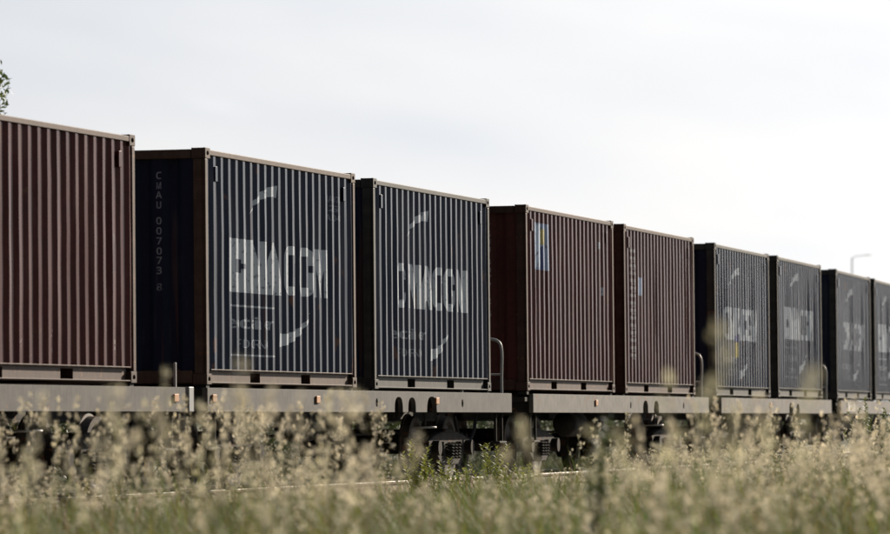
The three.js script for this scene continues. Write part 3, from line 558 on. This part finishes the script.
function tuft(seed) {
  const r = rngOf(seed), s = new Soup();
  for (let k = 0; k < 22; k++) {
    const g = r() * 6.2832, L = 0.3 + 0.35 * r(), w = 0.004 + 0.004 * r(), dry = r() < 0.28, col = (dry ? STEM : GREEN).map(v => v * (0.7 + 0.6 * r())), o = r() * 0.06;
    let p = [Math.cos(g) * o, 0, Math.sin(g) * o], e = 1.1 + 0.4 * r(); const sd = [-Math.sin(g), 0, Math.cos(g)];
    for (let j = 0; j < 4; j++) { const q = [p[0] + Math.cos(g) * Math.cos(e) * L / 4, Math.max(0.01, p[1] + Math.sin(e) * L / 4), p[2] + Math.sin(g) * Math.cos(e) * L / 4], wa = w * (1 - j / 4) , wb = w * (1 - (j + 1) / 4);
      const A = p.map((v, i) => v - sd[i] * wa), B = p.map((v, i) => v + sd[i] * wa), C = q.map((v, i) => v - sd[i] * wb), Dd = q.map((v, i) => v + sd[i] * wb); s.tri(A, B, C, col); s.tri(B, Dd, C, col); p = q; e -= 0.15 + 0.35 * r(); }
  }
  return s.build();
}
const CLUMPS = [ // across, away, radius, height, stems
  [-3.4, 38, 0.5, 1.36, 30], [-2.9, 36, 0.5, 1.3, 30], [-2.6, 34, 0.5, 1.32, 26], [-2.2, 40, 0.6, 1.33, 36], [-1.9, 42, 0.5, 1.4, 40], [-1.5, 38, 0.5, 1.3, 30], [-1.1, 36, 0.4, 1.24, 22], [-0.8, 40, 0.4, 1.3, 26],
  [-1.75, 20, 0.3, 1.26, 14], [-1.45, 25, 0.4, 1.27, 18], [-1.1, 17, 0.16, 1.27, 7], [-1.65, 29, 0.4, 1.3, 20], [-1.3, 21, 0.2, 1.36, 5], [-1.05, 23, 0.3, 1.27, 12], [-0.6, 15, 0.05, 1.38, 2], [-0.62, 18, 0.2, 1.25, 8], [-0.95, 30, 0.35, 1.27, 16], [-0.45, 19, 0.1, 1.33, 4], [-0.55, 27, 0.3, 1.28, 12], [-0.28, 20, 0.1, 1.29, 4], [0.18, 16, 0.06, 1.22, 3],
  [0.64, 16, 0.07, 1.28, 4], [0.79, 16, 0.06, 1.33, 3], [0.7, 14, 0.05, 1.22, 3], [0.75, 12.5, 0.05, 1.39, 4], [1.0, 21, 0.3, 1.25, 10], [1.25, 23, 0.3, 1.26, 12], [1.55, 27, 0.35, 1.26, 14], [1.85, 24, 0.3, 1.3, 12], [2.3, 30, 0.45, 1.3, 18], [2.2, 36, 0.5, 1.28, 24], [2.8, 42, 0.6, 1.28, 30], [3.4, 44, 0.6, 1.3, 30], [1.5, 44, 0.6, 1.2, 24]];
function lateral(x, z) { // metres from the track's centre line, toward the camera
  const [x0, z0, t] = onTrack((-z - TR.Z0) / Math.cos(TR.th)); return (x - x0) * Math.cos(t) + (z - z0) * Math.sin(t);
}
function instanced(name, label, geo, list) {
  const m = new THREE.InstancedMesh(geo, M2.grass, list.length), d = new THREE.Object3D(), c = new THREE.Color();
  list.forEach(([x, y, z, h, w, tilt, col], i) => { d.position.set(x, y, z); d.rotation.set(tilt[0], tilt[1], tilt[2]); d.scale.set(w, h, w); d.updateMatrix(); m.setMatrixAt(i, d.matrix); c.setRGB(...col); m.setColorAt(i, c); });
  m.name = numbered(name); m.userData = { label, category: 'grass', kind: 'stuff' }; m.castShadow = m.receiveShadow = true; scene.add(m);
}
{
  const r = rngOf(77), NV = 6, stalks = Array.from({ length: NV }, () => []), tufts = Array.from({ length: 4 }, () => []);
  const add = (x, z, scale, kind) => {
    const v = 0.72 + 0.52 * r(), patch = fbm(x * 0.5 + 4, z * 0.12, 2.2, 3), gr = THREE.MathUtils.clamp(0.5 + patch * 1.6, 0, 1);
    const tilt = [(r() - 0.5) * 0.22, r() * 6.2832, (r() - 0.5) * 0.22];
    if (kind) { const h = scale * (0.75 + 0.5 * r()); tufts[Math.floor(r() * 4)].push([x, GY, z, h, 1 + 0.5 * r(), tilt, [v * (1.1 - 0.25 * gr), v, v * (1.0 - 0.1 * gr)]]); }
    else { const h = scale * (0.7 + 0.36 * Math.sqrt(r())); stalks[Math.floor(r() * NV)].push([x, GY, z, h, 0.9 + 0.35 * r(), tilt, [v * (1 - 0.14 * gr * gr), v * (1 - 0.09 * gr * gr), v * (1 - 0.2 * gr * gr)]]); }
  };
  // field between the camera and the track: the grass gets shorter toward the track
  for (let d = 8; d < 118; d += 0.5) {
    const x0 = -0.1 * d - 2.5, x1 = 0.1 * d + 2.5, dens = d < 14 ? 2 : d < 20 ? 3.5 : d < 30 ? 6 : d < 50 ? 24 : 20, n = Math.round((x1 - x0) * 0.5 * dens);
    for (let i = 0; i < n; i++) {
      const x = x0 + (x1 - x0) * r(), z = -(d + 0.5 * r()), lat = lateral(x, z); if (lat < 2.3) continue;
      const lane = Math.abs(x - 0.12 - 0.006 * d) < 0.28 + 0.014 * d, drift = fbm(x * 0.4 + 9, z * 0.16 + 3, 6.1, 3) - (lane ? 0.085 : 0), tall = (lat < 4 ? 0.66 : lat < 8 ? 0.8 : 0.98) * (lane ? 0.82 : 1);   // a trodden lane leads to the track
      if (r() < (d < 30 ? 0.24 : 0.09) + drift * 1.1) add(x, z, tall * (1 + drift * 0.45), 0);
      if (r() < 0.95) add(x, z, (1.4 + drift * 0.4) * (lat < 5 ? 0.7 : 1), 1);
    }
  }
  // shorter, fuller grass nearer the camera
  for (let i = 0; i < 480; i++) { const d = 13 + 17 * Math.sqrt(r()), x = (r() * 2 - 1) * (0.1 * d + 1.5), drift = fbm(x * 0.8 + 2, d * 0.3, 1.1, 2); if (Math.abs(x - 0.12 - 0.006 * d) > 0.28 + 0.014 * d && r() < 0.4 + drift * 3.5) add(x, -d, 0.97 + 0.25 * drift, 0); }
  // taller clumps standing in the field: across, away, radius, height, stems
  for (const [x, d, rad, h, n] of CLUMPS) for (let i = 0; i < n * (d > 31 ? 0.32 : 0.36); i++) { const a = r() * 6.2832, q = rad * Math.sqrt(r()); add(x + Math.cos(a) * q, -d + Math.sin(a) * q * 2.2, h, 0); }
  // verge and scrub beyond the track
  for (let i = 0; i < 5200; i++) { const s = -45 + r() * 110, [x, z] = onTrack(s, -2.5 - Math.pow(r(), 1.5) * 9); add(x, z, 0.75, r() < 0.5 ? 1 : 0); }
  // a few stems between the sleepers' ends and the field
  for (let i = 0; i < 900; i++) { const s = -40 + r() * 95, [x, z] = onTrack(s, 1.5 + r() * 0.9); add(x, z, 0.5, r() < 0.6 ? 1 : 0); }
  stalks.forEach((l, k) => instanced('dry_grass', 'dry straw coloured grass with loose seed heads filling the foreground field', stalk(400 + k, k % 3 ? 0.1 : 0.5), l));
  tufts.forEach((l, k) => instanced('grass_blades', 'green and yellow grass blades at the foot of the dry grass', tuft(500 + k), l));
  console.log('stalks', stalks.reduce((a, l) => a + l.length, 0), 'tufts', tufts.reduce((a, l) => a + l.length, 0));
}
{ // stones on the ballast shoulder
  const r = rngOf(88), n = 26000, g = new THREE.IcosahedronGeometry(0.5, 0), p = g.attributes.position;
  const seen = {}; for (let i = 0; i < p.count; i++) { const k = [p.getX(i), p.getY(i), p.getZ(i)].map(v => v.toFixed(3)).join(); const f = seen[k] ??= 0.75 + 0.5 * r(); p.setXYZ(i, p.getX(i) * f, p.getY(i) * f * 0.75, p.getZ(i) * f); } g.computeVertexNormals();
  const m = new THREE.InstancedMesh(g, mat({ color: lin(1, 1, 1), roughness: 0.95 }), n), d = new THREE.Object3D(), c = new THREE.Color();
  for (let i = 0; i < n; i++) {
    const s = -40 + r() * 90, off = r() < 0.75 ? 0.7 + r() * 2.0 : (r() * 2 - 1) * 2.6, [x, z] = onTrack(s, off), a = Math.abs(off), y = a < 1.75 ? -0.19 : -0.2 - (a - 1.75) / 1.35 * 0.27, q = 0.035 + 0.04 * r(), v = 0.6 + 0.8 * r();
    d.position.set(x, y, z); d.rotation.set(r() * 6, r() * 6, r() * 6); d.scale.set(q * (0.8 + 0.5 * r()), q, q); d.updateMatrix(); m.setMatrixAt(i, d.matrix); m.setColorAt(i, c.setRGB(0.21 * v, 0.19 * v, 0.165 * v));
  }
  m.name = 'ballast_stones'; m.userData = { label: 'grey brown crushed ballast stones along the track', category: 'ballast', kind: 'stuff' }; m.castShadow = m.receiveShadow = true; scene.add(m);
}
renderer.render(scene, camera);
